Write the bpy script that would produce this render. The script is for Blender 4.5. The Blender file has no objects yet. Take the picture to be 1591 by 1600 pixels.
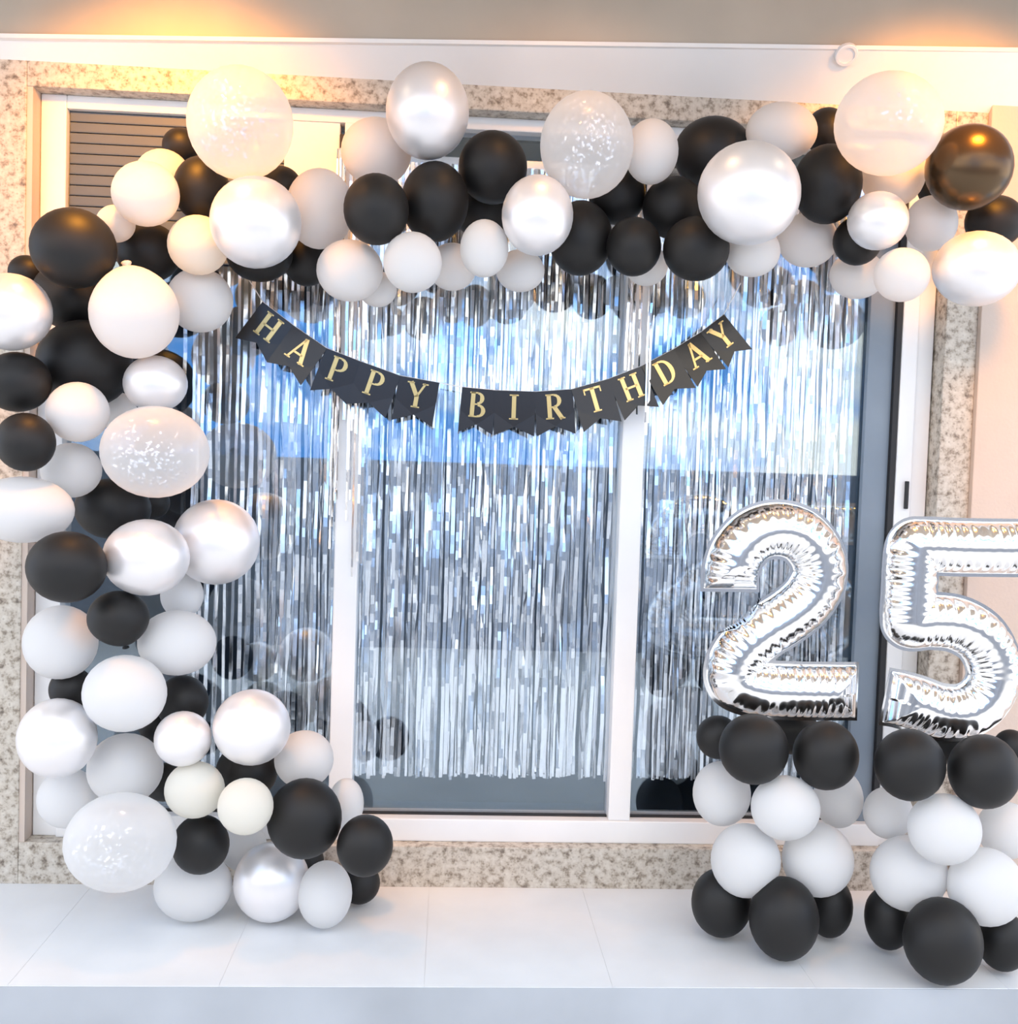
import bpy, bmesh, math, random
import numpy as np
from mathutils import Matrix, Vector

# ------------------------------------------------------------------ camera, sky, exposure
S = bpy.context.scene
COL = S.collection
R = random.Random(7)
cam_d = bpy.data.cameras.new('camera'); cam = bpy.data.objects.new('camera', cam_d); COL.objects.link(cam)
cam_d.sensor_fit = 'HORIZONTAL'; cam_d.sensor_width = 36.0; cam_d.lens = 36.0 * 1600 / 1591
cam_d.clip_start = 0.05
CR = [[0.997835, -0.057119, 0.032588], [-0.02995, 0.046448, 0.998472], [-0.058545, -0.997286, 0.044637]]
mw = Matrix([[CR[j][i] for j in range(3)] for i in range(3)]).to_4x4()
mw.translation = Vector((0.0, -3.2, 1.3415))
cam.matrix_world = mw
S.camera = cam
S.view_settings.view_transform = 'Standard'
S.view_settings.look = 'None'
S.view_settings.gamma = 1.0
S.view_settings.use_curve_mapping = False
S.view_settings.exposure = 1.54

W = bpy.data.worlds.new('sky'); S.world = W; W.use_nodes = True
wt = W.node_tree; wn = wt.nodes; wn.clear()
w_out = wn.new('ShaderNodeOutputWorld'); w_bg = wn.new('ShaderNodeBackground')
w_tc = wn.new('ShaderNodeTexCoord'); w_no = wn.new('ShaderNodeTexNoise'); w_rp = wn.new('ShaderNodeValToRGB')
w_mp = wn.new('ShaderNodeMapping'); w_mp.inputs['Scale'].default_value = (1.0, 1.0, 2.2); w_mp.inputs['Location'].default_value = (3.1, 0.4, 0.9)
w_no.inputs['Scale'].default_value = 2.6; w_no.inputs['Detail'].default_value = 5.0; w_no.inputs['Roughness'].default_value = 0.55
w_rp.color_ramp.elements[0].position = 0.40; w_rp.color_ramp.elements[0].color = (0.13, 0.36, 0.78, 1)
w_rp.color_ramp.elements[1].position = 0.54; w_rp.color_ramp.elements[1].color = (1.0, 0.925, 0.80, 1)
wt.links.new(w_tc.outputs['Generated'], w_mp.inputs['Vector']); wt.links.new(w_mp.outputs[0], w_no.inputs['Vector'])
wt.links.new(w_no.outputs['Fac'], w_rp.inputs['Fac']); wt.links.new(w_rp.outputs['Color'], w_bg.inputs['Color'])
w_bg.inputs['Strength'].default_value = 1.15
wt.links.new(w_bg.outputs[0], w_out.inputs[0])

# ------------------------------------------------------------------ helpers
def link(o): COL.objects.link(o); return o
def empty(name, loc=(0, 0, 0), **props):
    o = link(bpy.data.objects.new(name, None)); o.location = loc; o.empty_display_size = 0.05
    for k, v in props.items(): o[k] = v
    return o
def mesh_obj(name, verts, faces, mat, parent=None, smooth=False, **props):
    me = bpy.data.meshes.new(name); me.from_pydata([tuple(v) for v in verts], [], [tuple(f) for f in faces]); me.update()
    if mat: me.materials.append(mat)
    if smooth: me.polygons.foreach_set('use_smooth', [True] * len(me.polygons))
    o = link(bpy.data.objects.new(name, me))
    if parent is not None:
        o.parent = parent; o.matrix_parent_inverse = Matrix.Translation(-parent.location)
    for k, v in props.items(): o[k] = v
    return o
def bm_obj(name, bm, mat, parent=None, smooth=False, **props):
    me = bpy.data.meshes.new(name); bm.to_mesh(me); bm.free()
    if mat: me.materials.append(mat)
    if smooth: me.polygons.foreach_set('use_smooth', [True] * len(me.polygons))
    o = link(bpy.data.objects.new(name, me))
    if parent is not None:
        o.parent = parent; o.matrix_parent_inverse = Matrix.Translation(-parent.location)
    for k, v in props.items(): o[k] = v
    return o
def box_bm(x0, x1, y0, y1, z0, z1, bev=0.0, bm=None):
    bm = bm or bmesh.new()
    r = bmesh.ops.create_cube(bm, size=1.0)
    for v in r['verts']:
        v.co = Vector(((x0 + x1) / 2 + v.co.x * (x1 - x0), (y0 + y1) / 2 + v.co.y * (y1 - y0), (z0 + z1) / 2 + v.co.z * (z1 - z0)))
    if bev > 0:
        es = list({e for v in r['verts'] for e in v.link_edges})
        bmesh.ops.bevel(bm, geom=es, offset=bev, segments=2, affect='EDGES', profile=0.6)
    return bm
def box(name, x0, x1, y0, y1, z0, z1, mat, parent=None, bev=0.0, **p):
    return bm_obj(name, box_bm(x0, x1, y0, y1, z0, z1, bev), mat, parent, **p)
def prism(name, poly, y0, y1, mat, parent=None, **p):
    """polygon in X,Z pushed from y0 (front) to y1 (back)"""
    n = len(poly)
    vs = [(x, y0, z) for x, z in poly] + [(x, y1, z) for x, z in poly]
    fs = [tuple(range(n)), tuple(range(2 * n - 1, n - 1, -1))] + [(i, i + n, (i + 1) % n + n, (i + 1) % n) for i in range(n)]
    o = mesh_obj(name, vs, fs, mat, parent, **p)
    bm = bmesh.new(); bm.from_mesh(o.data); bmesh.ops.recalc_face_normals(bm, faces=bm.faces); bm.to_mesh(o.data); bm.free()
    return o

def mat(name, color=(0.8, 0.8, 0.8), rough=0.5, metal=0.0, spec=0.5, coat=0.0, noise=0.0, nscale=20.0, bump=0.0, bscale=60.0):
    m = bpy.data.materials.new(name); m.use_nodes = True
    t = m.node_tree; b = t.nodes['Principled BSDF']
    b.inputs['Base Color'].default_value = (*color, 1); b.inputs['Roughness'].default_value = rough
    b.inputs['Metallic'].default_value = metal; b.inputs['Specular IOR Level'].default_value = spec
    b.inputs['Coat Weight'].default_value = coat
    tc = t.nodes.new('ShaderNodeTexCoord')
    if noise > 0:
        n = t.nodes.new('ShaderNodeTexNoise'); n.inputs['Scale'].default_value = nscale; n.inputs['Detail'].default_value = 4
        r = t.nodes.new('ShaderNodeValToRGB')
        r.color_ramp.elements[0].position = 0.3; r.color_ramp.elements[1].position = 0.7
        r.color_ramp.elements[0].color = (*[c * (1 - noise) for c in color], 1)
        r.color_ramp.elements[1].color = (*[min(1, c * (1 + noise * 0.5)) for c in color], 1)
        t.links.new(tc.outputs['Object'], n.inputs['Vector']); t.links.new(n.outputs['Fac'], r.inputs['Fac'])
        t.links.new(r.outputs['Color'], b.inputs['Base Color'])
    if bump > 0:
        n2 = t.nodes.new('ShaderNodeTexNoise'); n2.inputs['Scale'].default_value = bscale; n2.inputs['Detail'].default_value = 3
        bp = t.nodes.new('ShaderNodeBump'); bp.inputs['Strength'].default_value = bump; bp.inputs['Distance'].default_value = 0.005
        t.links.new(tc.outputs['Object'], n2.inputs['Vector']); t.links.new(n2.outputs['Fac'], bp.inputs['Height'])
        t.links.new(bp.outputs['Normal'], b.inputs['Normal'])
    return m

def granite_mat():
    m = bpy.data.materials.new('granite'); m.use_nodes = True
    t = m.node_tree; b = t.nodes['Principled BSDF']; b.inputs['Roughness'].default_value = 0.4
    tc = t.nodes.new('ShaderNodeTexCoord')
    n1 = t.nodes.new('ShaderNodeTexNoise'); n1.inputs['Scale'].default_value = 38; n1.inputs['Detail'].default_value = 6; n1.inputs['Roughness'].default_value = 0.65
    r1 = t.nodes.new('ShaderNodeValToRGB'); cr = r1.color_ramp
    cr.elements[0].position = 0.33; cr.elements[0].color = (0.16, 0.13, 0.105, 1)
    cr.elements[1].position = 0.68; cr.elements[1].color = (0.66, 0.62, 0.55, 1)
    e = cr.elements.new(0.42); e.color = (0.36, 0.31, 0.25, 1)
    e = cr.elements.new(0.50); e.color = (0.54, 0.49, 0.42, 1)
    v = t.nodes.new('ShaderNodeTexVoronoi'); v.inputs['Scale'].default_value = 75
    r2 = t.nodes.new('ShaderNodeValToRGB'); r2.color_ramp.elements[0].position = 0.10; r2.color_ramp.elements[0].color = (0.42, 0.39, 0.36, 1)
    r2.color_ramp.elements[1].position = 0.32; r2.color_ramp.elements[1].color = (1, 1, 1, 1)
    mx = t.nodes.new('ShaderNodeMix'); mx.data_type = 'RGBA'; mx.blend_type = 'MULTIPLY'; mx.inputs[0].default_value = 0.55
    t.links.new(tc.outputs['Object'], n1.inputs['Vector']); t.links.new(tc.outputs['Object'], v.inputs['Vector'])
    t.links.new(n1.outputs['Fac'], r1.inputs['Fac']); t.links.new(v.outputs['Distance'], r2.inputs['Fac'])
    t.links.new(r1.outputs['Color'], mx.inputs[6]); t.links.new(r2.outputs['Color'], mx.inputs[7])
    t.links.new(mx.outputs[2], b.inputs['Base Color'])
    return m

def glass_mat():
    m = bpy.data.materials.new('reflective_glass'); m.use_nodes = True
    t = m.node_tree; t.nodes.clear()
    o = t.nodes.new('ShaderNodeOutputMaterial'); mx = t.nodes.new('ShaderNodeMixShader')
    tr = t.nodes.new('ShaderNodeBsdfTransparent'); tr.inputs['Color'].default_value = (0.96, 0.98, 1.0, 1)
    gl = t.nodes.new('ShaderNodeBsdfGlossy'); gl.inputs['Roughness'].default_value = 0.015; gl.inputs['Color'].default_value = (0.72, 0.87, 1.0, 1)
    lw = t.nodes.new('ShaderNodeLayerWeight'); lw.inputs['Blend'].default_value = 0.5
    pw = t.nodes.new('ShaderNodeMath'); pw.operation = 'POWER'; pw.inputs[1].default_value = 4.0
    fr = t.nodes.new('ShaderNodeMapRange'); fr.inputs['To Min'].default_value = 0.13; fr.inputs['To Max'].default_value = 0.85
    t.links.new(lw.outputs['Facing'], pw.inputs[0]); t.links.new(pw.outputs[0], fr.inputs['Value'])
    t.links.new(fr.outputs[0], mx.inputs[0]); t.links.new(tr.outputs[0], mx.inputs[1]); t.links.new(gl.outputs[0], mx.inputs[2])
    t.links.new(mx.outputs[0], o.inputs[0])
    return m

def latex_white(name, color, trans=0.38):
    m = bpy.data.materials.new(name); m.use_nodes = True
    t = m.node_tree; b = t.nodes['Principled BSDF']; o = t.nodes['Material Output']
    b.inputs['Base Color'].default_value = (*color, 1); b.inputs['Roughness'].default_value = 0.42; b.inputs['Specular IOR Level'].default_value = 0.35
    tl = t.nodes.new('ShaderNodeBsdfTranslucent'); tl.inputs['Color'].default_value = (*color, 1)
    mx = t.nodes.new('ShaderNodeMixShader'); mx.inputs[0].default_value = trans
    t.links.new(b.outputs[0], mx.inputs[1]); t.links.new(tl.outputs[0], mx.inputs[2]); t.links.new(mx.outputs[0], o.inputs[0])
    return m

def clear_mat():
    m = bpy.data.materials.new('frosted_clear_latex'); m.use_nodes = True
    t = m.node_tree; b = t.nodes['Principled BSDF']; o = t.nodes['Material Output']
    b.inputs['Base Color'].default_value = (0.86, 0.87, 0.88, 1); b.inputs['Roughness'].default_value = 0.25
    tl = t.nodes.new('ShaderNodeBsdfTranslucent'); tl.inputs['Color'].default_value = (0.92, 0.92, 0.92, 1)
    m1 = t.nodes.new('ShaderNodeMixShader'); m1.inputs[0].default_value = 0.5
    tr = t.nodes.new('ShaderNodeBsdfTransparent'); m2 = t.nodes.new('ShaderNodeMixShader')
    lw = t.nodes.new('ShaderNodeLayerWeight'); lw.inputs['Blend'].default_value = 0.5
    mr = t.nodes.new('ShaderNodeMapRange'); mr.inputs['To Min'].default_value = 0.57; mr.inputs['To Max'].default_value = 0.95
    t.links.new(lw.outputs['Facing'], mr.inputs['Value']); t.links.new(mr.outputs[0], m2.inputs[0])
    t.links.new(b.outputs[0], m1.inputs[1]); t.links.new(tl.outputs[0], m1.inputs[2])
    t.links.new(tr.outputs[0], m2.inputs[1]); t.links.new(m1.outputs[0], m2.inputs[2]); t.links.new(m2.outputs[0], o.inputs[0])
    return m

def emit_mat(name, color, s):
    m = bpy.data.materials.new(name); m.use_nodes = True
    t = m.node_tree; t.nodes.clear(); o = t.nodes.new('ShaderNodeOutputMaterial'); e = t.nodes.new('ShaderNodeEmission')
    e.inputs['Color'].default_value = (*color, 1); e.inputs['Strength'].default_value = s
    t.links.new(e.outputs[0], o.inputs[0]); return m

M = dict(
    granite=granite_mat(), glass=glass_mat(),
    white_frame=mat('white_frame', (0.86, 0.86, 0.86), 0.3, noise=0.03, nscale=6),
    soffit=mat('soffit_paint', (0.92, 0.90, 0.88), 0.22, noise=0.04, nscale=3),
    fascia=mat('fascia_plaster', (0.50, 0.43, 0.35), 0.8, noise=0.15, nscale=2.2),
    plaster=mat('plaster', (0.62, 0.52, 0.45), 0.85, noise=0.06, nscale=4, bump=0.2, bscale=90),
    tile=mat('pale_tile', (0.78, 0.80, 0.82), 0.35, noise=0.05, nscale=5),
    grout=mat('grout', (0.72, 0.73, 0.74), 0.9),
    riser=mat('riser_stone', (0.44, 0.47, 0.51), 0.7, noise=0.18, nscale=2.0),
    yard=mat('yard_paving', (0.70, 0.68, 0.65), 0.9, noise=0.12, nscale=1.5),
    hedge=mat('garden_wall', (0.20, 0.22, 0.26), 0.9, noise=0.3, nscale=0.8),
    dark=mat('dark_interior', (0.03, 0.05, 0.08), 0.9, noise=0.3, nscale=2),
    shutter=mat('shutter_grey', (0.12, 0.14, 0.165), 0.5, noise=0.05, nscale=8),
    gasket=mat('black_rubber', (0.02, 0.02, 0.022), 0.6),
    reflection_tint=mat('painted_reflection', (0.22, 0.27, 0.33), 0.35, noise=0.1, nscale=5),
    foil=mat('silver_foil', (0.96, 0.95, 0.95), 0.16, metal=1.0),
    mylar=mat('mylar', (0.93, 0.93, 0.93), 0.13, metal=1.0),
    black=mat('black_latex', (0.010, 0.0095, 0.0095), 0.52, spec=0.38),
    shiny=mat('shiny_black_latex', (0.10, 0.065, 0.035), 0.27, metal=0.75),
    white=latex_white('white_latex', (0.86, 0.86, 0.86)),
    cream=latex_white('cream_latex', (0.88, 0.86, 0.79)),
    pearl=mat('pearl_latex', (0.84, 0.82, 0.825), 0.36, metal=0.48, coat=0.0),
    clear=clear_mat(),
    card=mat('black_card', (0.016, 0.011, 0.007), 0.25, spec=0.5),
    gold=mat('gold_foil', (0.74, 0.50, 0.20), 0.3, metal=1.0),
    confetti=mat('confetti_foil', (0.92, 0.93, 0.97), 0.15, metal=0.8),
    cord=mat('white_cord', (0.8, 0.8, 0.8), 0.7),
    lens=emit_mat('lamp_lens', (1.0, 0.78, 0.50), 6.0),
)

# ------------------------------------------------------------------ the setting
ST = dict(kind='structure')
XL, XR, ZT, ZS = -1.30, 1.562, 2.432, 0.130          # opening in the granite
wall = empty('wall_back', (0, 0, 0), **ST)
box('granite_slab', -2.6, XL, 0.0, 0.20, -0.02, 2.60, M['granite'], wall, 0.004)
box('granite_slab', XL, XR, 0.0, 0.20, ZT, 2.60, M['granite'], wall, 0.004)
box('granite_slab', XR, 1.666, 0.0, 0.20, -0.02, 2.60, M['granite'], wall, 0.004)
box('granite_slab', XL, XR, 0.0, 0.20, -0.02, ZS, M['granite'], wall, 0.004)
box('reveal', XL, -1.283, 0.004, 0.19, ZS, ZT, M['plaster'], wall)
box('wall_right', 1.666, 3.2, -0.02, 0.20, 0.0, 2.60, M['plaster'], None, 0.003, **ST)
box('wall_interior', -3.4, 3.4, 0.9, 1.0, -0.1, 2.7, M['dark'], None, 0, **ST)
box('ceiling_interior', -3.4, 3.4, 0.21, 0.9, 2.62, 2.7, M['dark'], None, 0, **ST)
box('wall_interior_left', -3.4, -3.3, 0.21, 0.9, 0.1, 2.62, M['dark'], None, 0, **ST)
box('wall_interior_right', 3.3, 3.4, 0.21, 0.9, 0.1, 2.62, M['dark'], None, 0, **ST)
box('floor_interior', -3.4, 3.4, 0.21, 0.9, 0.0, 0.1, M['dark'], None, 0, **ST)

# door: frame, stiles, rails, panes
door = empty('door_1', (0, 0.06, ZS), **ST)
F = M['white_frame']
box('frame_jamb', -1.281, -1.205, 0.06, 0.15, ZS, ZT, F, door, 0.004)
box('frame_jamb', 1.447, 1.500, 0.055, 0.15, ZS, ZT, F, door, 0.004)
box('frame_jamb', 1.503, XR - 0.004, 0.07, 0.15, ZS, ZT, F, door, 0.004)
box('top_rail', -1.205, 1.447, 0.062, 0.15, 2.392, ZT, F, door, 0.004)
box('bottom_rail', -1.205, 1.447, 0.045, 0.15, ZS, 0.203, F, door, 0.004)
box('stile', -0.358, -0.284, 0.055, 0.14, 0.203, 2.392, F, door, 0.005)
box('stile', 0.546, 0.617, 0.050, 0.14, 0.203, 2.392, F, door, 0.005)
box('guide_panel', -0.545, -0.374, 0.068, 0.10, 1.95, 2.392, F, door, 0.003)
for z in (2.02, 2.27): box('hinge', -0.373, -0.359, 0.056, 0.09, z, z + 0.085, M['gasket'], door, 0.002)
box('gasket', 1.428, 1.446, 0.058, 0.12, 0.203, 2.392, M['gasket'], door)
box('bare_glass_strip', 1.345, 1.428, 0.075, 0.10, 0.203, 2.392, M['reflection_tint'], door, 0.003)  # bare glass, its blue-grey reflection painted as an opaque colour
for x0, x1 in ((-1.205, -0.358), (-0.284, 0.546), (0.617, 1.345)):
    box('pane', x0, x1, 0.100, 0.106, 0.203, 2.392, M['glass'], door)
    box('glazing_bead', x0, x1, 0.085, 0.099, 0.203, 0.209, M['gasket'], door)
h = box('handle', 1.478, 1.487, 0.040, 0.056, 1.245, 1.335, M['gasket'], door, 0.002)
# roller shutter, half lowered behind the left pane
sh = empty('roller_shutter', (-0.87, 0.08, 2.0), label='grey roller shutter half lowered in the upper left corner of the glass door', category='shutter')
sm = None
for i in range(14):
    z = 2.390 - 0.032 * (i + 1)
    bm = box_bm(-1.203, -0.546, 0.082, 0.094, z + 0.0015, z + 0.0315, 0.004)
    o = bm_obj('slat', bm, M['shutter'], sh) if sm is None else None
    if sm is None: sm = o
    else:
        bm.free(); o = sm.copy(); link(o); o.location.z = sm.location.z - 0.032 * i
# eave: white soffit slab, tapering to the left, and its tan front
def front(x):
    k = (x + 1.336) / 2.949
    return -0.06 - 0.09 * k, 2.547 + 0.088 * k
def run(name, sec0, sec1, m, **p):      # a profile carried from x0 to x1
    n = len(sec0); vs = list(sec0) + list(sec1)
    fs = [tuple(range(n)), tuple(range(2 * n - 1, n - 1, -1))] + [(i, i + n, (i + 1) % n + n, (i + 1) % n) for i in range(n)]
    o = mesh_obj(name, vs, fs, m, None, **p)
    bm = bmesh.new(); bm.from_mesh(o.data); bmesh.ops.recalc_face_normals(bm, faces=bm.faces); bm.to_mesh(o.data); bm.free()
    return o
def cornice(x):
    y, z = front(x)
    return [(x, 0.15, 2.506), (x, 0.0, 2.506), (x, y, z), (x, y, z + 0.012), (x, 0.15, z + 0.012)]
def fascia(x):
    y, z = front(x)
    return [(x, y + 0.008, z + 0.0125), (x, y + 0.008, 2.798), (x, 0.15, 2.798), (x, 0.15, z + 0.0125)]
run('ceiling', cornice(-2.6), cornice(3.2), M['soffit'], **ST)
run('wall_fascia', fascia(-2.6), fascia(3.2), M['fascia'], **ST)
box('ceiling_added_shade', -3.2, 3.4, -1.8, 0.15, 2.80, 2.92, M['fascia'], None, **ST)  # unseen roof, added to keep daylight off the upper arch
# patio: tiles on a slab, riser, yard, the garden wall across the yard
fl = empty('floor', (0, -0.3, 0), **ST)
box('slab_bed', -3.0, 3.4, -0.620, 0.0, -0.16, -0.0012, M['grout'], fl)
tiles = [-3.0, -2.65, -2.12, -1.59, -1.07, -0.547, -0.027, 0.461, 1.0, 1.52, 2.04, 2.56, 3.4]
for a, b in zip(tiles[:-1], tiles[1:]):
    box('tile', a + 0.0004, b - 0.0004, -0.622, -0.0005, -0.012, 0.0, M['tile'], fl, 0.0)
box('trim_riser', -3.0, 3.4, -0.6245, -0.6225, -0.45, -0.002, M['riser'], None, **ST)
box('floor_yard', -14, 14, -16, -0.62, -0.50, -0.45, M['yard'], None, **ST)
box('wall_garden', -14, 14, -6.9, -6.5, -0.45, 1.36, M['hedge'], None, **ST)

# warm downlights, the middle one added as fill, and the eave's round fitting
ring_n = 20
def downlight(x, y, z, r, label, power):
    L = empty('ceiling_light', (x, y, z), label=label, category='ceiling light')
    yf, zf = front(x); tilt = -math.atan2(zf - 2.506, -yf) if y > -0.3 else 0.0
    L.rotation_euler.x = tilt
    for nm, ra, rb, z0, z1, mm in (('ring', r * 0.72, r, -0.010, 0.004, M['white_frame']), ('lens', 0.0, r * 0.72, -0.006, 0.001, M['lens'] if power else M['white_frame'])):
        bm = bmesh.new()
        prof = [(rb, z1), (rb, z0 + 0.002), (rb - 0.002, z0), (ra, z0), (ra, z1)] if ra else [(rb, z1), (rb, z0)]
        rows = [[bm.verts.new((q * math.cos(2 * math.pi * k / ring_n), q * math.sin(2 * math.pi * k / ring_n), zz)) for k in range(ring_n)] for q, zz in prof]
        for a, b in zip(rows[:-1], rows[1:]):
            for k in range(ring_n): bm.faces.new((a[k], a[(k + 1) % ring_n], b[(k + 1) % ring_n], b[k]))
        if not ra: bm.faces.new(rows[-1])
        bmesh.ops.recalc_face_normals(bm, faces=bm.faces)
        o = bm_obj(nm, bm, mm, None); o.parent = L
    if power:
        ld = bpy.data.lights.new('lamp', 'SPOT'); ld.energy = power; ld.spot_size = math.radians(92); ld.spot_blend = 0.7; ld.color = (1.0, 0.37, 0.025); ld.shadow_soft_size = 0.09
        lo = link(bpy.data.objects.new('lamp', ld)); lo.parent = L; lo.location = (0, 0, -0.03); lo.rotation_euler.x = math.radians(46)
downlight(-0.85, -0.80, 2.799, 0.09, 'warm downlight under the added shade roof over the upper left corner of the arch', 54)
downlight(1.46, -0.80, 2.799, 0.09, 'warm downlight under the added shade roof over the right shoulder of the arch', 36)
downlight(0.30, -0.80, 2.799, 0.09, 'added warm fill lamp under the shade roof over the middle of the arch', 4)  # added fill, brightens the middle of the arch
downlight(1.150, -0.125, 2.611, 0.034, 'small unlit round fitting on the eave, left above the big peach balloon', 0)

# ------------------------------------------------------------------ foil fringe curtains
def strip(vs, fs, x, ztop, zbot, w, y, ang, rng, folds):
    n = max(6, int((ztop - zbot) / 0.03)); base = len(vs); a = ang; dx = 0.0; ph = rng.uniform(0, 6.3); am = rng.uniform(0.001, 0.012); kz = 2 * math.pi / rng.uniform(0.3, 0.8)
    for i in range(n + 1):
        z = ztop - (ztop - zbot) * i / n
        a += rng.gauss(0, 0.016) - 0.04 * (a - ang)
        dx += rng.gauss(0, 0.0005)
        fz = (ztop - z) / folds; tri = abs((fz % 2) - 1)
        yy = y - 0.006 * tri + rng.gauss(0, 0.0004) + am * math.sin(z * kz + ph)
        c, s = math.cos(a) * w / 2, math.sin(a) * w / 2
        vs += [(x + dx - c, yy - s, z), (x + dx + c, yy + s, z)]
        if i: k = base + 2 * i; fs.append((k - 2, k - 1, k + 1, k))
def curtain(x0, x1, ybase, label, seed, bare):
    rng = random.Random(seed)
    root = empty('foil_curtain', ((x0 + x1) / 2, ybase, 2.31), label=label, category='curtain', group='silver foil fringe curtains at the glass door')
    box('header_band', x0, x1, ybase + 0.004, ybase + 0.007, 2.28, 2.33, M['foil'], root)
    vs, fs = [], []
    for layer in range(2):
        x = x0 + 0.004
        while x < x1 - 0.004:
            w = rng.uniform(0.005, 0.014); zb = 0.318 + rng.gauss(0, 0.006)
            for b0, b1, zlim in bare:
                if b0 < x < b1: zb = zlim + rng.uniform(-0.1, 0.35)
            ztop = 2.30
            strip(vs, fs, x, ztop, zb, w, ybase - 0.012 * layer + rng.uniform(-0.004, 0.004), rng.gauss(0, 0.27), rng, 0.21)
            x += w * 0.8 + abs(rng.gauss(0, 0.005)) + (rng.uniform(0, 0.022) if x < -0.62 else 0) + (0.010 if rng.random() < 0.10 else 0.0)
    mesh_obj('fringe', vs, fs, M['foil'], root, kind='stuff')
    return root
curtain(-0.86, -0.345, 0.150, 'silver foil fringe curtain behind the left glass pane, beside the balloon column', 3, [])
mid = curtain(-0.297, 0.560, 0.150, 'wide silver foil fringe curtain behind the middle glass pane and the banner', 4, [])
curtain(0.603, 1.340, 0.150, 'silver foil fringe curtain behind the right glass pane and the number two balloon', 5, [])
# loose strands of the middle curtain that hang outside over the two stiles
rng = random.Random(9); vs, fs = [], []
for x0, x1, zl, zh in ((-0.375, -0.270, 0.95, 1.5), (0.530, 0.630, 1.50, 1.75)):
    for q in range(15):
        x = rng.uniform(x0, x1)
        strip(vs, fs, x, 2.30, rng.uniform(zl, zh), rng.uniform(0.004, 0.009), 0.036 + rng.uniform(-0.006, 0.006), rng.gauss(0, 0.3), rng, 0.21)
mesh_obj('loose_fringe', vs, fs, M['foil'], mid, kind='stuff')
vs, fs = [], []
for x in (0.600, 0.606): strip(vs, fs, x, 1.72, 1.49, 0.006, -0.040, 0.1, rng, 0.21)
mesh_obj('foil_strand', vs, fs, M['foil'], None, label='stray silver foil strand hanging across the letter H of BIRTHDAY', category='foil strand')

# ------------------------------------------------------------------ HAPPY BIRTHDAY banner
def ribbon(a, b, w): # quad polygon of a stroke from a to b
    d = Vector((b[0] - a[0], b[1] - a[1])); n = Vector((-d.y, d.x)).normalized() * w / 2
    return [(a[0] + n.x, a[1] + n.y), (a[0] - n.x, a[1] - n.y), (b[0] - n.x, b[1] - n.y), (b[0] + n.x, b[1] + n.y)]
def arc(cx, cz, rx, rz, a0, a1, n, w):
    P = [(math.radians(a0 + (a1 - a0) * i / n)) for i in range(n + 1)]; q = []
    for u, v in zip(P[:-1], P[1:]):
        wu, wv = [0.55 + 0.45 * abs(math.cos(t)) for t in (u, v)]
        q.append([(cx + (rx - w * wu) * math.cos(u), cz + (rz - w * 0.5) * math.sin(u)), (cx + rx * math.cos(u), cz + rz * math.sin(u)),
                  (cx + rx * math.cos(v), cz + rz * math.sin(v)), (cx + (rx - w * wv) * math.cos(v), cz + (rz - w * 0.5) * math.sin(v))])
    return q
T, t_ = 0.17, 0.085
def ser(x, z, w=0.30): return ribbon((x - w / 2, z), (x + w / 2, z), 0.055)
V = lambda x: ribbon((x, 0), (x, 1), T)
GL = {
 'H': [V(.15), V(.65), ribbon((.15, .5), (.65, .5), t_), ser(.15, .03), ser(.15, .97), ser(.65, .03), ser(.65, .97)],
 'A': [ribbon((.38, 1), (.08, 0), t_), ribbon((.38, 1), (.70, 0), T), ribbon((.2, .33), (.58, .33), t_), ser(.08, .03, .26), ser(.70, .03, .3)],
 'P': [V(.18), ser(.18, .03, .34), ribbon((.05, .97), (.4, .97), .06), ribbon((.2, .47), (.4, .47), .06)] + arc(.38, .72, .32, .28, -90, 90, 8, T),
 'Y': [ribbon((.4, 0), (.4, .48), T), ribbon((.4, .45), (.10, 1), T), ribbon((.4, .45), (.68, 1), t_), ser(.4, .03, .34), ser(.10, .97, .28), ser(.68, .97, .24)],
 'B': [V(.18), ribbon((.05, .97), (.38, .97), .06), ribbon((.05, .03), (.4, .03), .06), ribbon((.2, .52), (.4, .52), .06)] + arc(.36, .755, .27, .245, -90, 90, 8, T) + arc(.38, .265, .33, .265, -90, 90, 8, T),
 'I': [V(.35), ser(.35, .03, .36), ser(.35, .97, .36)],
 'R': [V(.18), ser(.18, .03, .32), ribbon((.05, .97), (.4, .97), .06), ribbon((.2, .48), (.4, .48), .06), ribbon((.38, .48), (.68, 0), T), ser(.70, .03, .2)] + arc(.38, .73, .30, .27, -90, 90, 8, T),
 'T': [V(.38), ser(.38, .03, .34), ribbon((.03, .96), (.73, .96), .08), ribbon((.05, 1), (.05, .76), .05), ribbon((.71, 1), (.71, .76), .05)],
 'D': [V(.18), ribbon((.05, .97), (.35, .97), .06), ribbon((.05, .03), (.35, .03), .06)] + arc(.32, .5, .42, .5, -90, 90, 12, T),
}
BP = [(-0.582, 1.814), (-0.488, 1.747), (-0.388, 1.683), (-0.281, 1.646), (-0.163, 1.608), (-0.043, 1.591), (0.031, 1.58), (0.133, 1.574), (0.254, 1.574), (0.369, 1.586), (0.482, 1.622), (0.584, 1.666), (0.681, 1.721), (0.765, 1.777), (0.835, 1.834)]
word = 'HAPPY BIRTHDAY'
yb = -0.030
ban = empty('birthday_banner', (BP[7][0], yb, BP[7][1]), label='black pennant banner with gold serif letters reading HAPPY BIRTHDAY across the fringe', category='banner')
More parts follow.
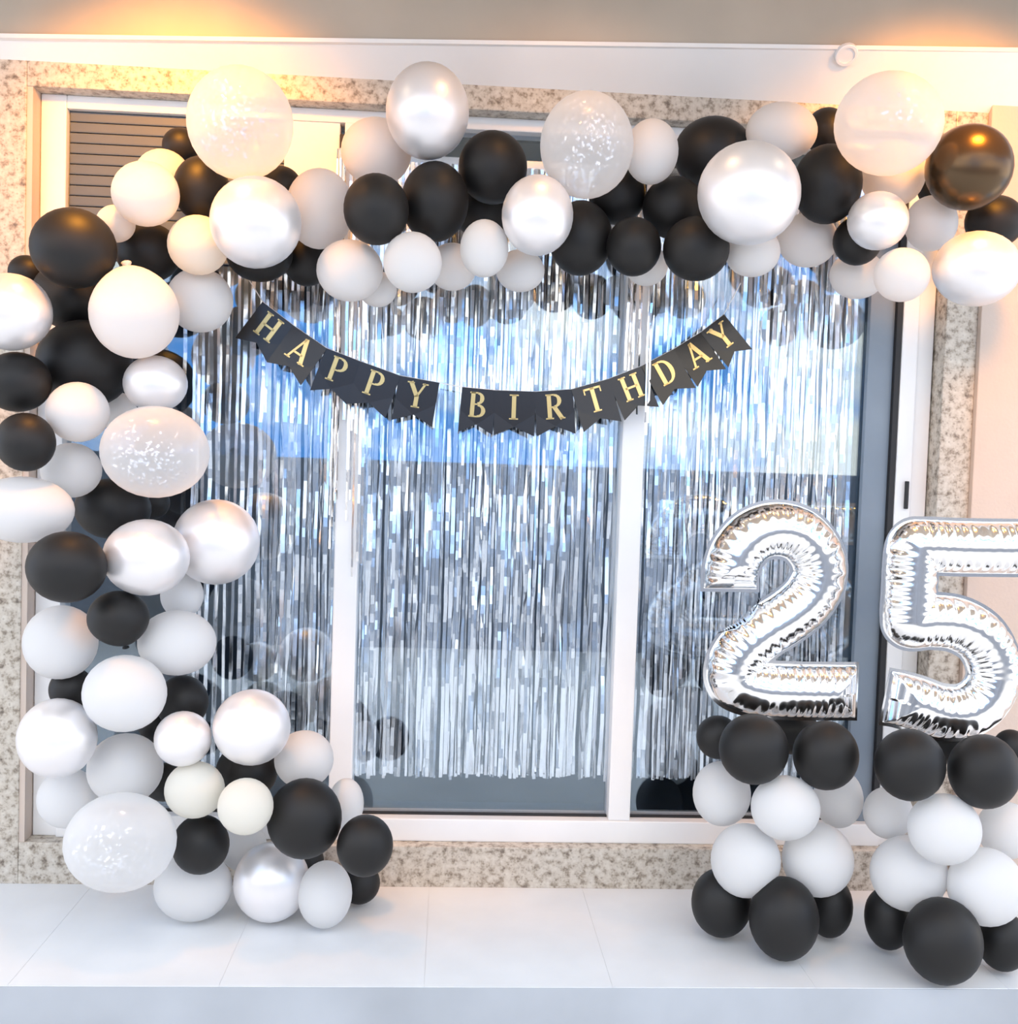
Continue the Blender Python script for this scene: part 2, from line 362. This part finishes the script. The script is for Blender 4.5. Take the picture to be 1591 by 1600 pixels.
def pennant(a, b, ch, idx, lean):
    d = Vector((b[0] - a[0], b[1] - a[1])); Lh = d.length; u = d.normalized(); n = Vector((u.y, -u.x))
    hgt = 0.138
    def P(s, q): # s along the string 0..1, q down 0..1
        v = Vector(a) + d * s + n * hgt * q; return (v.x, v.y)
    y = yb - 0.002 * (idx % 2)
    pts = [P(-0.02, 0.0), P(1.02, 0.0), P(1.02, 0.5), P(1.02, 1.0), P(0.5, 0.80), P(-0.02, 1.0), P(-0.02, 0.5)]
    fwd = [0, 0, lean * .5, lean - .002, lean * .8, lean - .002, lean * .5]
    N = len(pts); th = 0.0008
    vs = [(p[0], y + f, p[1]) for p, f in zip(pts, fwd)] + [(p[0], y + f + th, p[1]) for p, f in zip(pts, fwd)]
    fs = [(0, 1, 2, 6), (6, 2, 4), (2, 3, 4), (6, 4, 5)]
    fs += [tuple(i + N for i in reversed(f)) for f in fs] + [(i, i + N, (i + 1) % N + N, (i + 1) % N) for i in range(N)]
    pn = mesh_obj('pennant', vs, fs, M['card'], ban)
    # the letter
    vs, fs = [], []; hl = 0.56
    wl = 0.78 * hl * hgt / Lh
    for q in GL[ch]:
        k = len(vs)
        for dy in (-0.0022, -0.0004):
            for (gx, gz) in q:
                s = 0.5 + (gx / 0.78 - 0.5) * wl; qq = 0.62 - gz * hl + 0.02
                p = P(s, qq); vs.append((p[0], y + lean * qq + dy - 0.0005, p[1]))
        fs += [(k, k + 1, k + 2, k + 3), (k + 7, k + 6, k + 5, k + 4)] + [(k + i, k + (i + 1) % 4, k + 4 + (i + 1) % 4, k + 4 + i) for i in range(4)]
    lt = mesh_obj('letter', vs, fs, M['gold'])
    bm = bmesh.new(); bm.from_mesh(lt.data); bmesh.ops.recalc_face_normals(bm, faces=bm.faces); bm.to_mesh(lt.data); bm.free()
    lt.parent = pn; lt.matrix_parent_inverse = pn.matrix_parent_inverse.inverted() @ Matrix.Translation(-ban.location) if False else Matrix.Identity(4)
k = 0
for i, ch in enumerate(word):
    if ch != ' ': pennant(BP[i], BP[i + 1], ch, i, [.002, -.012, .006, .004, .005, 0, .005, .005, .004, -.010, -.012, -.022, -.026, -.020][i])
# string through the pennant tops
def tube(name, pts, r, m, parent, sides=6):
    vs, fs = [], []
    for i, p in enumerate(pts):
        a = Vector(pts[max(0, i - 1)]); b = Vector(pts[min(len(pts) - 1, i + 1)]); d = (b - a).normalized()
        s = d.cross(Vector((0, 1, 0))).normalized(); t = s.cross(d)
        for q in range(sides):
            an = 2 * math.pi * q / sides; vs.append(Vector(p) + s * r * math.cos(an) + t * r * math.sin(an))
        if i:
            for q in range(sides):
                A, B = (i - 1) * sides, i * sides; fs.append((A + q, A + (q + 1) % sides, B + (q + 1) % sides, B + q))
    return mesh_obj(name, vs, fs, m, parent, smooth=True)
sp = [(BP[0][0] - 0.06, yb, BP[0][1] + 0.09)] + [(x, yb + 0.002, z) for x, z in BP] + [(BP[-1][0] + 0.05, yb, BP[-1][1] + 0.10)]
tube('string', sp, 0.0016, M['cord'], ban)

# ------------------------------------------------------------------ foil number balloons
def catmull(P, n=14):
    P = [np.array(p) for p in P]; P = [2 * P[0] - P[1]] + P + [2 * P[-1] - P[-2]]; out = []
    for i in range(1, len(P) - 2):
        for t in np.linspace(0, 1, n, endpoint=False):
            a, b, c, d = P[i - 1:i + 3]
            out.append(0.5 * ((2 * b) + (c - a) * t + (2 * a - 5 * b + 4 * c - d) * t * t + (3 * b - a - 3 * c + d) * t ** 3))
    out.append(P[-2]); return np.array(out)
def foil_number(path, y0, hw, depth, label, seed):
    rng = np.random.RandomState(seed)
    Q = catmull(path); seg = np.diff(Q, axis=0); sl = np.linalg.norm(seg, axis=1); cum = np.concatenate([[0], np.cumsum(sl)])
    # curvature sign for pleats
    fl_w = 0.009; g = 0.0028
    lo = Q.min(0) - hw - 0.03; hi = Q.max(0) + hw + 0.03
    nx, nz = [int(v) for v in np.ceil((hi - lo) / g)]
    X, Z = np.meshgrid(lo[0] + g * np.arange(nx), lo[1] + g * np.arange(nz), indexing='ij')
    def field(px, pz):
        best = np.full(px.shape, 1e9); bs = np.zeros(px.shape); side = np.zeros(px.shape)
        for i in range(len(seg)):
            ux, uz = seg[i] / sl[i]
            t = (px - Q[i, 0]) * ux + (pz - Q[i, 1]) * uz
            if i == 0: tc = np.clip(t, -hw * 0.55, sl[i])
            elif i == len(seg) - 1: tc = np.clip(t, 0, sl[i] + hw * 0.55)
            else: tc = np.clip(t, 0, sl[i])
            dx = px - Q[i, 0] - ux * tc; dz = pz - Q[i, 1] - uz * tc
            d = np.sqrt(dx * dx + dz * dz)
            m = d < best; best = np.where(m, d, best); bs = np.where(m, cum[i] + np.clip(tc, 0, sl[i]), bs); side = np.where(m, np.sign(ux * dz - uz * dx), side)
        d = hw - best
        for P0, dr, near in ((Q[0], -seg[0] / sl[0], bs < hw), (Q[-1], seg[-1] / sl[-1], bs > cum[-1] - hw)):
            over = (px - P0[0]) * dr[0] + (pz - P0[1]) * dr[1]
            d = np.where(near, np.minimum(d, -over), d)
        return d, bs, side
    D, SS, SD = field(X, Z)
    GX, GZ = np.gradient(D, g)
    gn = np.sqrt(GX ** 2 + GZ ** 2) + 1e-6
    def surf(level, hfun, name, material, root):
        keep = D > level
        cell = keep[:-1, :-1] | keep[1:, :-1] | keep[:-1, 1:] | keep[1:, 1:]
        used = np.zeros(D.shape, bool)
        used[:-1, :-1] |= cell; used[1:, :-1] |= cell; used[:-1, 1:] |= cell; used[1:, 1:] |= cell
        out = used & (D < level)
        mv = np.where(out, np.minimum((level - D), 2 * g), 0)
        PX = X + mv * GX / gn; PZ = Z + mv * GZ / gn
        DD = np.where(out, level, D)
        H = hfun(DD, SS, SD)
        idx = -np.ones(D.shape, int); ii = np.argwhere(used); idx[used] = np.arange(len(ii))
        n = len(ii)
        px, pz, hh = PX[used], PZ[used], H[used]
        vs = np.concatenate([np.stack([px, y0 - hh, pz], 1), np.stack([px, y0 + hh, pz], 1)])
        c = np.argwhere(cell)
        a = idx[c[:, 0], c[:, 1]]; b = idx[c[:, 0] + 1, c[:, 1]]; cc = idx[c[:, 0] + 1, c[:, 1] + 1]; d = idx[c[:, 0], c[:, 1] + 1]
        f1 = np.stack([a, b, cc, d], 1); f2 = np.stack([d, cc, b, a], 1) + n
        return mesh_obj(name, vs.tolist(), np.concatenate([f1, f2]).tolist(), material, root, smooth=True)
    root = empty('foil_number_balloon', (float(Q[:, 0].mean()), y0, float(Q[:, 1].min() - hw)), label=label, category='balloon', group='silver foil number balloons on the columns')
    ph = rng.uniform(0, 6.28, 6)
    def body_h(d, s, sd):
        u = np.clip(d / hw, 0, 1)
        base = depth * np.sqrt(np.clip(1 - (1 - u) ** 2, 0, 1)) ** 1.15
        amp = (0.0045 + 0.002 * np.sin(s * 17 + ph[0])) * np.exp(-((u - 0.25) / 0.33) ** 2) * np.where(sd > 0, 1.0, 1.0)
        wave = np.sin(s * 2 * np.pi / 0.024 + 1.6 * np.sin(s * 23 + ph[1]) + 1.2 * sd) * 0.7 + 0.5 * np.sin(s * 2 * np.pi / 0.041 + ph[2] + 2 * sd)
        return np.maximum(base + amp * wave * np.clip(d / 0.006, 0, 1), 0.0003)
    surf(0.0, body_h, 'foil_body', M['mylar'], root)
    surf(-fl_w, lambda d, s, sd: np.full(d.shape, 0.0006) + 0.0 * s, 'seam_flange', M['mylar'], root)
    return root
foil_number([(0.802, 1.015), (0.802, 1.064), (0.82, 1.121), (0.867, 1.17), (0.933, 1.188), (1.0, 1.17), (1.047, 1.116), (1.056, 1.054), (1.027, 0.991), (0.974, 0.942), (0.907, 0.897), (0.85, 0.848), (0.821, 0.796), (0.83, 0.752), (0.896, 0.731), (0.998, 0.727), (1.111, 0.728), (1.178, 0.729)], -0.35, 0.076, 0.066, 'silver foil balloon shaped like a two, on top of the left balloon column', 11)
foil_number([(1.664, 1.163), (1.554, 1.161), (1.409, 1.159), (1.3, 1.16), (1.277, 1.154), (1.272, 1.111), (1.272, 1.04), (1.272, 0.969), (1.282, 0.948), (1.338, 0.953), (1.411, 0.946), (1.477, 0.912), (1.516, 0.854), (1.523, 0.793), (1.495, 0.735), (1.442, 0.702), (1.375, 0.7), (1.308, 0.721), (1.257, 0.734), (1.225, 0.739)], -0.46, 0.072, 0.062, 'silver foil balloon shaped like a five, on the right column, cut by the picture edge', 12)

# ------------------------------------------------------------------ latex balloons
def balloon_mesh(name, axis, m, smooth_n=(24, 18)):
    """unit balloon, neck along axis; returns body mesh and knot mesh"""
    ax = Vector(axis).normalized(); rot = Vector((0, 0, -1)).rotation_difference(ax)
    nu, nv = smooth_n; bm = bmesh.new(); rows = []
    for j in range(1, nv):
        th = math.pi * j / nv; z = math.cos(th); r = math.sin(th)
        tp = max(0.0, -z); r *= 1 - 0.10 * tp ** 2; z2 = z if z > 0 else z * (1.0 + 0.06 * tp ** 3)
        rows.append([bm.verts.new(rot @ Vector((r * math.cos(2 * math.pi * k / nu), r * math.sin(2 * math.pi * k / nu), z2))) for k in range(nu)])
    top = bm.verts.new(rot @ Vector((0, 0, 1))); bot = bm.verts.new(rot @ Vector((0, 0, -1.10)))
    for k in range(nu):
        bm.faces.new((top, rows[0][k], rows[0][(k + 1) % nu])); bm.faces.new((bot, rows[-1][(k + 1) % nu], rows[-1][k]))
        for a, b in zip(rows[:-1], rows[1:]): bm.faces.new((a[k], b[k], b[(k + 1) % nu], a[(k + 1) % nu]))
    bmesh.ops.recalc_face_normals(bm, faces=bm.faces)
    me = bpy.data.meshes.new(name); bm.to_mesh(me); bm.free(); me.materials.append(m); me.polygons.foreach_set('use_smooth', [True] * len(me.polygons))
    kb = bmesh.new(); kr = []
    for q, z in ((0.07, -1.06), (0.055, -1.12), (0.10, -1.15), (0.12, -1.20), (0.03, -1.19)):
        kr.append([kb.verts.new(rot @ Vector((q * math.cos(2 * math.pi * k / 10), q * math.sin(2 * math.pi * k / 10), z))) for k in range(10)])
    for a, b in zip(kr[:-1], kr[1:]):
        for k in range(10): kb.faces.new((a[k], b[k], b[(k + 1) % 10], a[(k + 1) % 10]))
    kb.faces.new(kr[-1]); bmesh.ops.recalc_face_normals(kb, faces=kb.faces)
    km = bpy.data.meshes.new('knot'); kb.to_mesh(km); kb.free(); km.materials.append(m); km.polygons.foreach_set('use_smooth', [True] * len(km.polygons))
    return me, km
AX = [(0.1, 1, 0.1), (0.35, 1, -0.2), (-0.35, 1, 0.15), (0.0, 1, -0.4)]
KM = {'W': 'white', 'B': 'black', 'P': 'pearl', 'C': 'clear', 'K': 'shiny', 'c': 'cream'}
PROTO = {k: [balloon_mesh('balloon', a, M[v], (32, 24)) for a in AX] for k, v in KM.items()}
PROTO['U'] = [balloon_mesh('balloon', (-0.25, 0.25, 1), M['white'], (32, 24))]
PROTO['D'] = [balloon_mesh('balloon', (0.15, 0.3, -1), M['black'], (32, 24))]
GROUPS = {'a': 'balloons of the black, white and pearl garland', 't': 'balloons of the left number column', 'f': 'balloons of the right number column'}
BALL = [
(-0.578,-0.425,2.219,0.1381,0.1448,'C','a',"biggest warm-lit clear balloon at the upper left of the arch, just below the eave"),
(-0.836,-0.368,2.038,0.0892,0.0858,'W','a',"yellow-lit cream balloon in front of the grey roller shutter, lower left of its twin"),
(-0.843,-0.185,2.134,0.0785,0.0767,'W','a',"bright yellow-lit balloon half hidden behind a cream one, before the roller shutter"),
(-0.939,-0.291,1.972,0.0528,0.0511,'W','a',"small pale balloon mostly hidden between two black ones under the roller shutter"),
(-0.715,-0.264,2.085,0.0767,0.0892,'B','a',"brown-lit black balloon directly below left of the biggest clear upper left balloon"),
(-0.810,-0.123,2.241,0.0540,0.0522,'B','a',"dark balloon peeking out left of the biggest clear balloon, against the roller shutter"),
(-1.003,-0.425,1.875,0.1091,0.1040,'B','a',"large black balloon with brown sheen at the outer top left corner of the arch"),
(-0.882,-0.179,1.919,0.0917,0.0844,'B','a',"black balloon between the large brown-sheened black one and a small cream one"),
(-0.704,-0.333,1.916,0.0820,0.0803,'W','a',"cream peach-lit balloon left of the large pearl balloon on the left shoulder"),
(-0.532,-0.425,1.963,0.1202,0.1202,'P','a',"large pearl balloon directly beneath the biggest clear upper left balloon"),
(-0.566,-0.192,1.930,0.0956,0.0827,'B','a',"black balloon showing only as a rim under the large pearl balloon, left shoulder"),
(-0.516,-0.140,2.133,0.0597,0.0597,'B','a',"black sliver of a balloon between biggest clear balloon and peach white one"),
(-0.445,-0.086,1.938,0.0725,0.0801,'B','a',"black balloon right above the banner's first pennant, beside a grey white one"),
(-0.390,-0.238,2.051,0.0961,0.1124,'W','a',"peach-lit white balloon between the pearl balloon and the round black one"),
(-0.238,-0.213,2.226,0.1006,0.0951,'W','a',"peach white balloon left below the tall pearl balloon at the top of the arch"),
(-0.091,-0.352,2.299,0.1134,0.1291,'P','a',"tall silvery pearl balloon standing highest left of centre, touching the eave"),
(-0.217,-0.426,2.012,0.0868,0.0936,'B','a',"round black balloon with brown edge, left one of the pair below the tall pearl"),
(-0.064,-0.329,2.063,0.0936,0.1096,'B','a',"black balloon directly below the tall silvery pearl balloon"),
(0.094,-0.275,2.180,0.0974,0.1010,'B','a',"matte black balloon right below the tall silvery pearl balloon, high on the arch"),
(0.069,-0.100,2.115,0.0918,0.0957,'B','a',"shadowed black balloon behind the smaller pearl balloon at the arch centre"),
(0.211,-0.455,2.009,0.0952,0.1054,'P','a',"medium pearl balloon at the arch centre, left below the big frosted clear balloon"),
(-0.292,-0.330,1.865,0.0917,0.0847,'W','a',"greyish white balloon over the left door stile, below the round black one"),
(-0.117,-0.425,1.877,0.0787,0.0804,'W','a',"bright white balloon on the arch's lower edge below the pair of black ones"),
(0.074,-0.399,1.927,0.0658,0.0780,'W','a',"small upright white balloon left below the medium central pearl balloon"),
(-0.011,-0.235,1.906,0.0696,0.0678,'W','a',"white balloon wedged between two brighter white ones on the arch's lower edge"),
(0.184,-0.235,1.903,0.0699,0.0607,'W','a',"grey shadowed white balloon under the medium central pearl balloon"),
(-0.223,-0.228,1.835,0.0549,0.0513,'W','a',"small white balloon barely seen under the bright white one, touching the fringe"),
(0.340,-0.422,2.208,0.1255,0.1410,'C','a',"big frosted clear confetti balloon at the top centre of the arch"),
(0.532,-0.335,2.228,0.0748,0.0890,'W','a',"plain white balloon right beside the big frosted clear balloon at top centre"),
(0.463,-0.193,2.142,0.0841,0.0860,'B','a',"black balloon tucked under the right edge of the frosted clear top balloon"),
(0.352,-0.255,1.999,0.0915,0.1061,'B','a',"black balloon right of the medium central pearl one, low on the arch"),
(0.494,-0.325,1.966,0.0771,0.0825,'B','a',"charcoal black balloon foremost in the black cluster on the arch's lower edge"),
(0.619,-0.249,2.099,0.0902,0.0884,'B','a',"black balloon left of the iridescent large pearl balloon, above the black cluster"),
(0.755,-0.140,2.292,0.1183,0.1069,'B','a',"deep black balloon behind the top of the iridescent large pearl balloon"),
(0.928,-0.235,2.335,0.1038,0.0816,'W','a',"greyish white balloon above the iridescent large pearl balloon, under the eave"),
(0.761,-0.515,2.076,0.1345,0.1345,'P','a',"iridescent largest pearl balloon on the right half of the arch"),
(0.665,-0.352,1.963,0.0927,0.0891,'B','a',"black balloon lowest on the arch, under the iridescent large pearl balloon"),
(0.835,-0.316,1.969,0.0779,0.0706,'W','a',"white balloon hanging directly under the iridescent large pearl balloon"),
(1.043,-0.167,2.044,0.0897,0.0802,'W','a',"dull white balloon under the brown-flanked black one, above the fringe"),
(0.566,-0.140,1.953,0.0650,0.0612,'W','a',"white balloon glimpsed behind the charcoal black one on the lower edge"),
(1.048,-0.299,2.173,0.0966,0.1112,'B','a',"black balloon with golden right flank, right of the iridescent large pearl"),
(1.096,-0.140,2.375,0.0652,0.0691,'B','a',"black balloon added for the shade left of the big peach balloon, under the eave"),  # added balloon, stands in for shaded dark granite
(1.137,-0.488,2.285,0.1433,0.1330,'C','a',"big peach-lit balloon at the top right, overlapping the eave"),
(1.267,-0.228,2.232,0.0937,0.0975,'W','a',"yellow-lit balloon squeezed directly beneath the big peach top right balloon"),
(1.148,-0.425,2.045,0.0823,0.0788,'P','a',"small pearl balloon below the yellow-lit one at the right shoulder"),
(1.374,-0.262,2.086,0.0744,0.0800,'W','a',"pinkish white balloon right of the small pearl one at the right shoulder"),
(1.153,-0.273,2.024,0.0702,0.0702,'B','a',"small black balloon behind the lower left of the small right shoulder pearl"),
(1.222,-0.425,1.901,0.0756,0.0739,'W','a',"lowest white balloon at the right end of the arch, over the fringe"),
(1.212,-0.137,1.953,0.0833,0.0716,'W','a',"shadowed greyish balloon beneath the small black one at the right shoulder"),
(1.406,-0.405,2.207,0.1168,0.1168,'K','a',"shiny brown-black balloon with a large reflection at the top right corner"),
(1.455,-0.140,2.231,0.0697,0.0736,'B','a',"brownish black balloon tucked left behind the shiny brown-black one"),
(1.577,-0.235,2.106,0.0848,0.0773,'B','a',"dark brown-lit balloon below the shiny brown-black one at the right edge"),
(1.432,-0.425,1.927,0.1183,0.1024,'P','a',"large pearl balloon lowest at the right end of the arch, by the wall"),
(-1.149,-0.456,1.698,0.1045,0.0995,'P','a',"greenish pearl balloon cut by the left edge of the picture, upper half"),
(-1.099,-0.188,1.786,0.1022,0.0949,'B','a',"black balloon in shade between the greenish pearl and the knotted white balloon"),
(-1.237,-0.140,1.856,0.0517,0.0480,'B','a',"small brownish dark balloon behind the top of the greenish edge pearl"),
(-1.028,-0.258,1.589,0.1306,0.1217,'B','a',"large black balloon below left of the knotted white balloon"),
(-0.843,-0.428,1.713,0.1147,0.1197,'U','a',"large white balloon with its pointed knot on top, left side of the arch"),
(-0.722,-0.232,1.782,0.0924,0.0906,'W','a',"grey white balloon left of the banner's first pennant"),
(-0.812,-0.334,1.535,0.0858,0.0771,'P','a',"satin white balloon resting on top of the left confetti-filled clear balloon"),
(-0.783,-0.427,1.349,0.1411,0.1224,'C','a',"glittering clear confetti balloon on the left column, beside the fringe"),
(-0.994,-0.402,1.448,0.0818,0.0801,'W','a',"white balloon with peach top, below the large black one in the left column"),
(-0.975,-0.142,1.465,0.0560,0.0560,'W','a',"pale balloon wedged between peach topped white and glittering confetti balloon"),
(-1.150,-0.409,1.521,0.0880,0.0796,'B','a',"brown-topped black balloon at the left edge below the greenish pearl"),
(-1.098,-0.479,1.363,0.0745,0.0761,'B','a',"smaller charcoal balloon at the left edge, above the long white one"),
(-1.040,-0.315,1.291,0.0810,0.0757,'W','a',"bright white balloon left below the glittering confetti balloon"),
(-1.117,-0.444,1.186,0.1295,0.0874,'W','a',"long white balloon cut by the left edge, beside the granite pillar"),
(-0.961,-0.208,1.183,0.1064,0.0880,'B','a',"black balloon below the glittering confetti balloon, mostly hidden"),
(-0.894,-0.077,1.198,0.0575,0.0518,'B','a',"dark balloon peeking right below the glittering confetti balloon by the fringe"),
(-0.968,-0.537,1.048,0.0996,0.0914,'B','a',"blue-black balloon in front of the left granite pillar edge"),
(-0.800,-0.433,1.068,0.1124,0.1022,'P','a',"white pearl balloon with soft top gleam, left of the silver pearl"),
(-0.655,-0.265,1.100,0.1214,0.1214,'P','a',"silver pearl balloon furthest right on the left column, against the fringe"),
(-0.873,-0.425,0.902,0.0804,0.0735,'D','a',"small charcoal balloon with its knot pointing down, amid the white ones"),
(-0.759,-0.218,0.940,0.0608,0.0663,'W','a',"small white balloon behind, under the silver pearl balloon of left column"),
(-1.058,-0.330,0.817,0.0988,0.1024,'W','a',"white balloon at the left of the small charcoal knotted one"),
(-0.744,-0.322,0.821,0.1069,0.0908,'W','a',"white balloon right of the small charcoal knotted one, against the fringe"),
(-0.845,-0.450,0.706,0.1088,0.1020,'W','a',"plain white balloon directly below the small charcoal knotted balloon"),
(-1.040,-0.292,0.678,0.0610,0.0610,'B','a',"black balloon added in place of dark window glass, above the furthest left pearl"),  # added balloon, stands in for a patch of dark glass
(-0.749,-0.235,0.634,0.0736,0.0773,'B','a',"black balloon behind, between plain white balloon and the fringe"),
(-0.850,-0.140,0.542,0.0494,0.0532,'B','a',"black balloon deep in the gap left above the little round pearl balloon"),
(-1.028,-0.425,0.576,0.1028,0.1062,'P','a',"pearl balloon furthest left on the lower column, before the white frame"),
(-0.890,-0.287,0.453,0.1049,0.0994,'W','a',"cloudy white balloon above the lowest clear confetti balloon"),
(-0.845,-0.468,0.312,0.1446,0.1293,'C','a',"lowest clear confetti balloon with pale blue tint, lower left"),
(-1.067,-0.235,0.349,0.0845,0.0845,'W','a',"hazy white balloon between the furthest left pearl and lowest clear balloon"),
(-0.695,-0.433,0.582,0.0757,0.0740,'P','a',"little round pearl balloon above the two cream ones in the lower left"),
(-0.514,-0.425,0.614,0.1039,0.1021,'P','a',"pearl balloon with golden gleam, right top of the lower left cluster"),
(-0.393,-0.275,0.485,0.0843,0.0825,'W','a',"white balloon over the left door stile, beside the golden gleaming pearl"),
(-0.667,-0.411,0.436,0.0800,0.0765,'W','a',"cream white balloon, left one of the touching cream pair"),
(-0.515,-0.487,0.418,0.0730,0.0747,'W','a',"cream white balloon, right one of the touching cream pair"),
(-0.561,-0.235,0.435,0.0889,0.0834,'B','a',"black balloon behind the cream pair, under the golden gleaming pearl"),
(-0.821,-0.140,0.370,0.0609,0.0571,'B','a',"black balloon hidden left behind the cream pair"),
(-0.370,-0.407,0.359,0.1018,0.1088,'B','a',"largest charcoal balloon of the lower left cluster, right of the cream pair"),
(-0.664,-0.341,0.259,0.0787,0.0822,'B','a',"charcoal balloon under the cream pair, right of the lowest clear balloon"),
(-0.274,-0.235,0.343,0.0522,0.0746,'W','a',"white balloon peeking right behind the largest lower charcoal balloon"),
(-0.201,-0.442,0.299,0.0766,0.0835,'B','a',"charcoal balloon at the far right end of the lower left cluster"),
(-0.236,-0.140,0.069,0.0619,0.0619,'B','a',"black balloon on the tiles under the far right charcoal one"),
(-0.703,-0.255,0.104,0.1107,0.0978,'W','a',"white balloon on the tiles under the charcoal one, lower left cluster"),
(-0.479,-0.259,0.120,0.1091,0.1128,'P','a',"pearl balloon sitting on the tiles in the middle of the lower cluster"),
(-0.321,-0.299,0.102,0.0769,0.0952,'W','a',"small greyish white balloon on the tiles at the cluster's right end"),
(-0.588,-0.129,0.175,0.0693,0.0732,'W','a',"shadowed grey balloon in the gap above the pearl on the tiles"),
(-0.415,-0.100,0.120,0.0663,0.0624,'B','a',"dark balloon in shade below the largest lower charcoal balloon"),
(0.853,-0.470,0.590,0.0947,0.0965,'B','t',"upper black balloon at the front left, holding up the silver number two"),
(1.054,-0.470,0.576,0.0898,0.0951,'B','t',"upper black balloon at the front right, holding up the silver number two"),
(0.802,-0.290,0.573,0.0634,0.0634,'B','t',"black balloon at the left back just under the silver number two"),
(1.053,-0.200,0.572,0.0811,0.0695,'B','t',"black balloon in the shaded gap at the back under the silver number two"),
(0.820,-0.290,0.407,0.0841,0.0935,'W','t',"white balloon at the left of the left number column, second tier"),
(0.948,-0.470,0.428,0.0951,0.0881,'W','t',"greyish white balloon in the front centre of the left number column"),
(1.180,-0.259,0.388,0.0723,0.0875,'W','t',"white balloon at the right of the left number column, second tier"),
(0.865,-0.401,0.253,0.0976,0.1030,'W','t',"bright white balloon lower left in the left number column"),
(1.075,-0.396,0.255,0.1000,0.1036,'W','t',"bright white balloon lower right in the left number column"),
(0.818,-0.340,0.105,0.0868,0.0979,'B','t',"black balloon at the left foot of the left number column"),
(0.956,-0.476,0.120,0.0954,0.1131,'B','t',"black balloon at the front foot of the left number column"),
(1.135,-0.341,0.098,0.0669,0.0911,'B','t',"black balloon at the right foot of the left number column"),
(1.239,-0.585,0.586,0.0916,0.0950,'B','f',"upper black balloon at the front left, holding up the silver number five"),
(1.435,-0.596,0.575,0.0916,0.0984,'B','f',"upper black balloon at the front right, holding up the silver number five"),
(1.612,-0.415,0.584,0.0508,0.0581,'B','f',"black balloon at the right back just under the silver number five"),
(1.448,-0.394,0.597,0.0693,0.0620,'B','f',"black balloon in the shaded gap at the back under the silver number five"),
(1.289,-0.360,0.380,0.0701,0.0738,'W','f',"white balloon at the left of the right number column, second tier"),
(1.344,-0.580,0.413,0.0957,0.0940,'W','f',"greyish white balloon in the front centre of the right number column"),
(1.610,-0.415,0.353,0.0802,0.0802,'W','f',"white balloon at the right of the right number column, second tier"),
(1.306,-0.469,0.248,0.1050,0.1033,'W','f',"bright white balloon lower left in the right number column"),
(1.481,-0.555,0.247,0.1005,0.1040,'W','f',"bright white balloon lower right in the right number column"),
(1.280,-0.414,0.096,0.0655,0.0891,'B','f',"black balloon at the left foot of the right number column"),
(1.344,-0.603,0.119,0.1021,0.1123,'B','f',"black balloon at the front foot of the right number column"),
(1.549,-0.534,0.087,0.0666,0.0807,'B','f',"black balloon at the right foot of the right number column"),
]
for i, (x, y, z, rx, rz, kd, g, lab) in enumerate(BALL):
    key = 'c' if lab.startswith('cream') else kd
    bme, kme = PROTO[key][i % len(PROTO[key])]
    o = link(bpy.data.objects.new('balloon', bme)); o.location = (x, y, z)
    ryy = 0.9 * (rx + rz) / 2
    o.scale = (rx, ryy, rz); o['label'] = lab; o['category'] = 'balloon'; o['group'] = GROUPS[g]
    kn = link(bpy.data.objects.new('knot', kme)); kn.parent = o
    if kd == 'C':
        rg = random.Random(100 + i); vs, fs = [], []
        for q in range(40 if rx > 0.14 and z > 2.1 else 170):
            a, b = rg.gauss(0, 0.42), rg.gauss(-0.12, 0.38)
            c = Vector((math.sin(a) * math.cos(b), -math.cos(a) * math.cos(b), math.sin(b))) * 0.975
            n = (c + Vector((rg.gauss(0, .25), rg.gauss(0, .25), rg.gauss(0, .25)))).normalized()
            u = n.orthogonal().normalized(); v = n.cross(u); an = rg.uniform(0, 6.28); u, v = u * math.cos(an) + v * math.sin(an), v * math.cos(an) - u * math.sin(an)
            sz = rg.uniform(0.015, 0.045); kk = len(vs)
            vs += [c - u * sz - v * sz * .6, c + u * sz - v * sz * .6, c + u * sz + v * sz * .6, c - u * sz + v * sz * .6]; fs.append((kk, kk + 1, kk + 2, kk + 3))
        cf = mesh_obj('confetti', vs, fs, M['confetti'], None, kind='stuff'); cf.parent = o
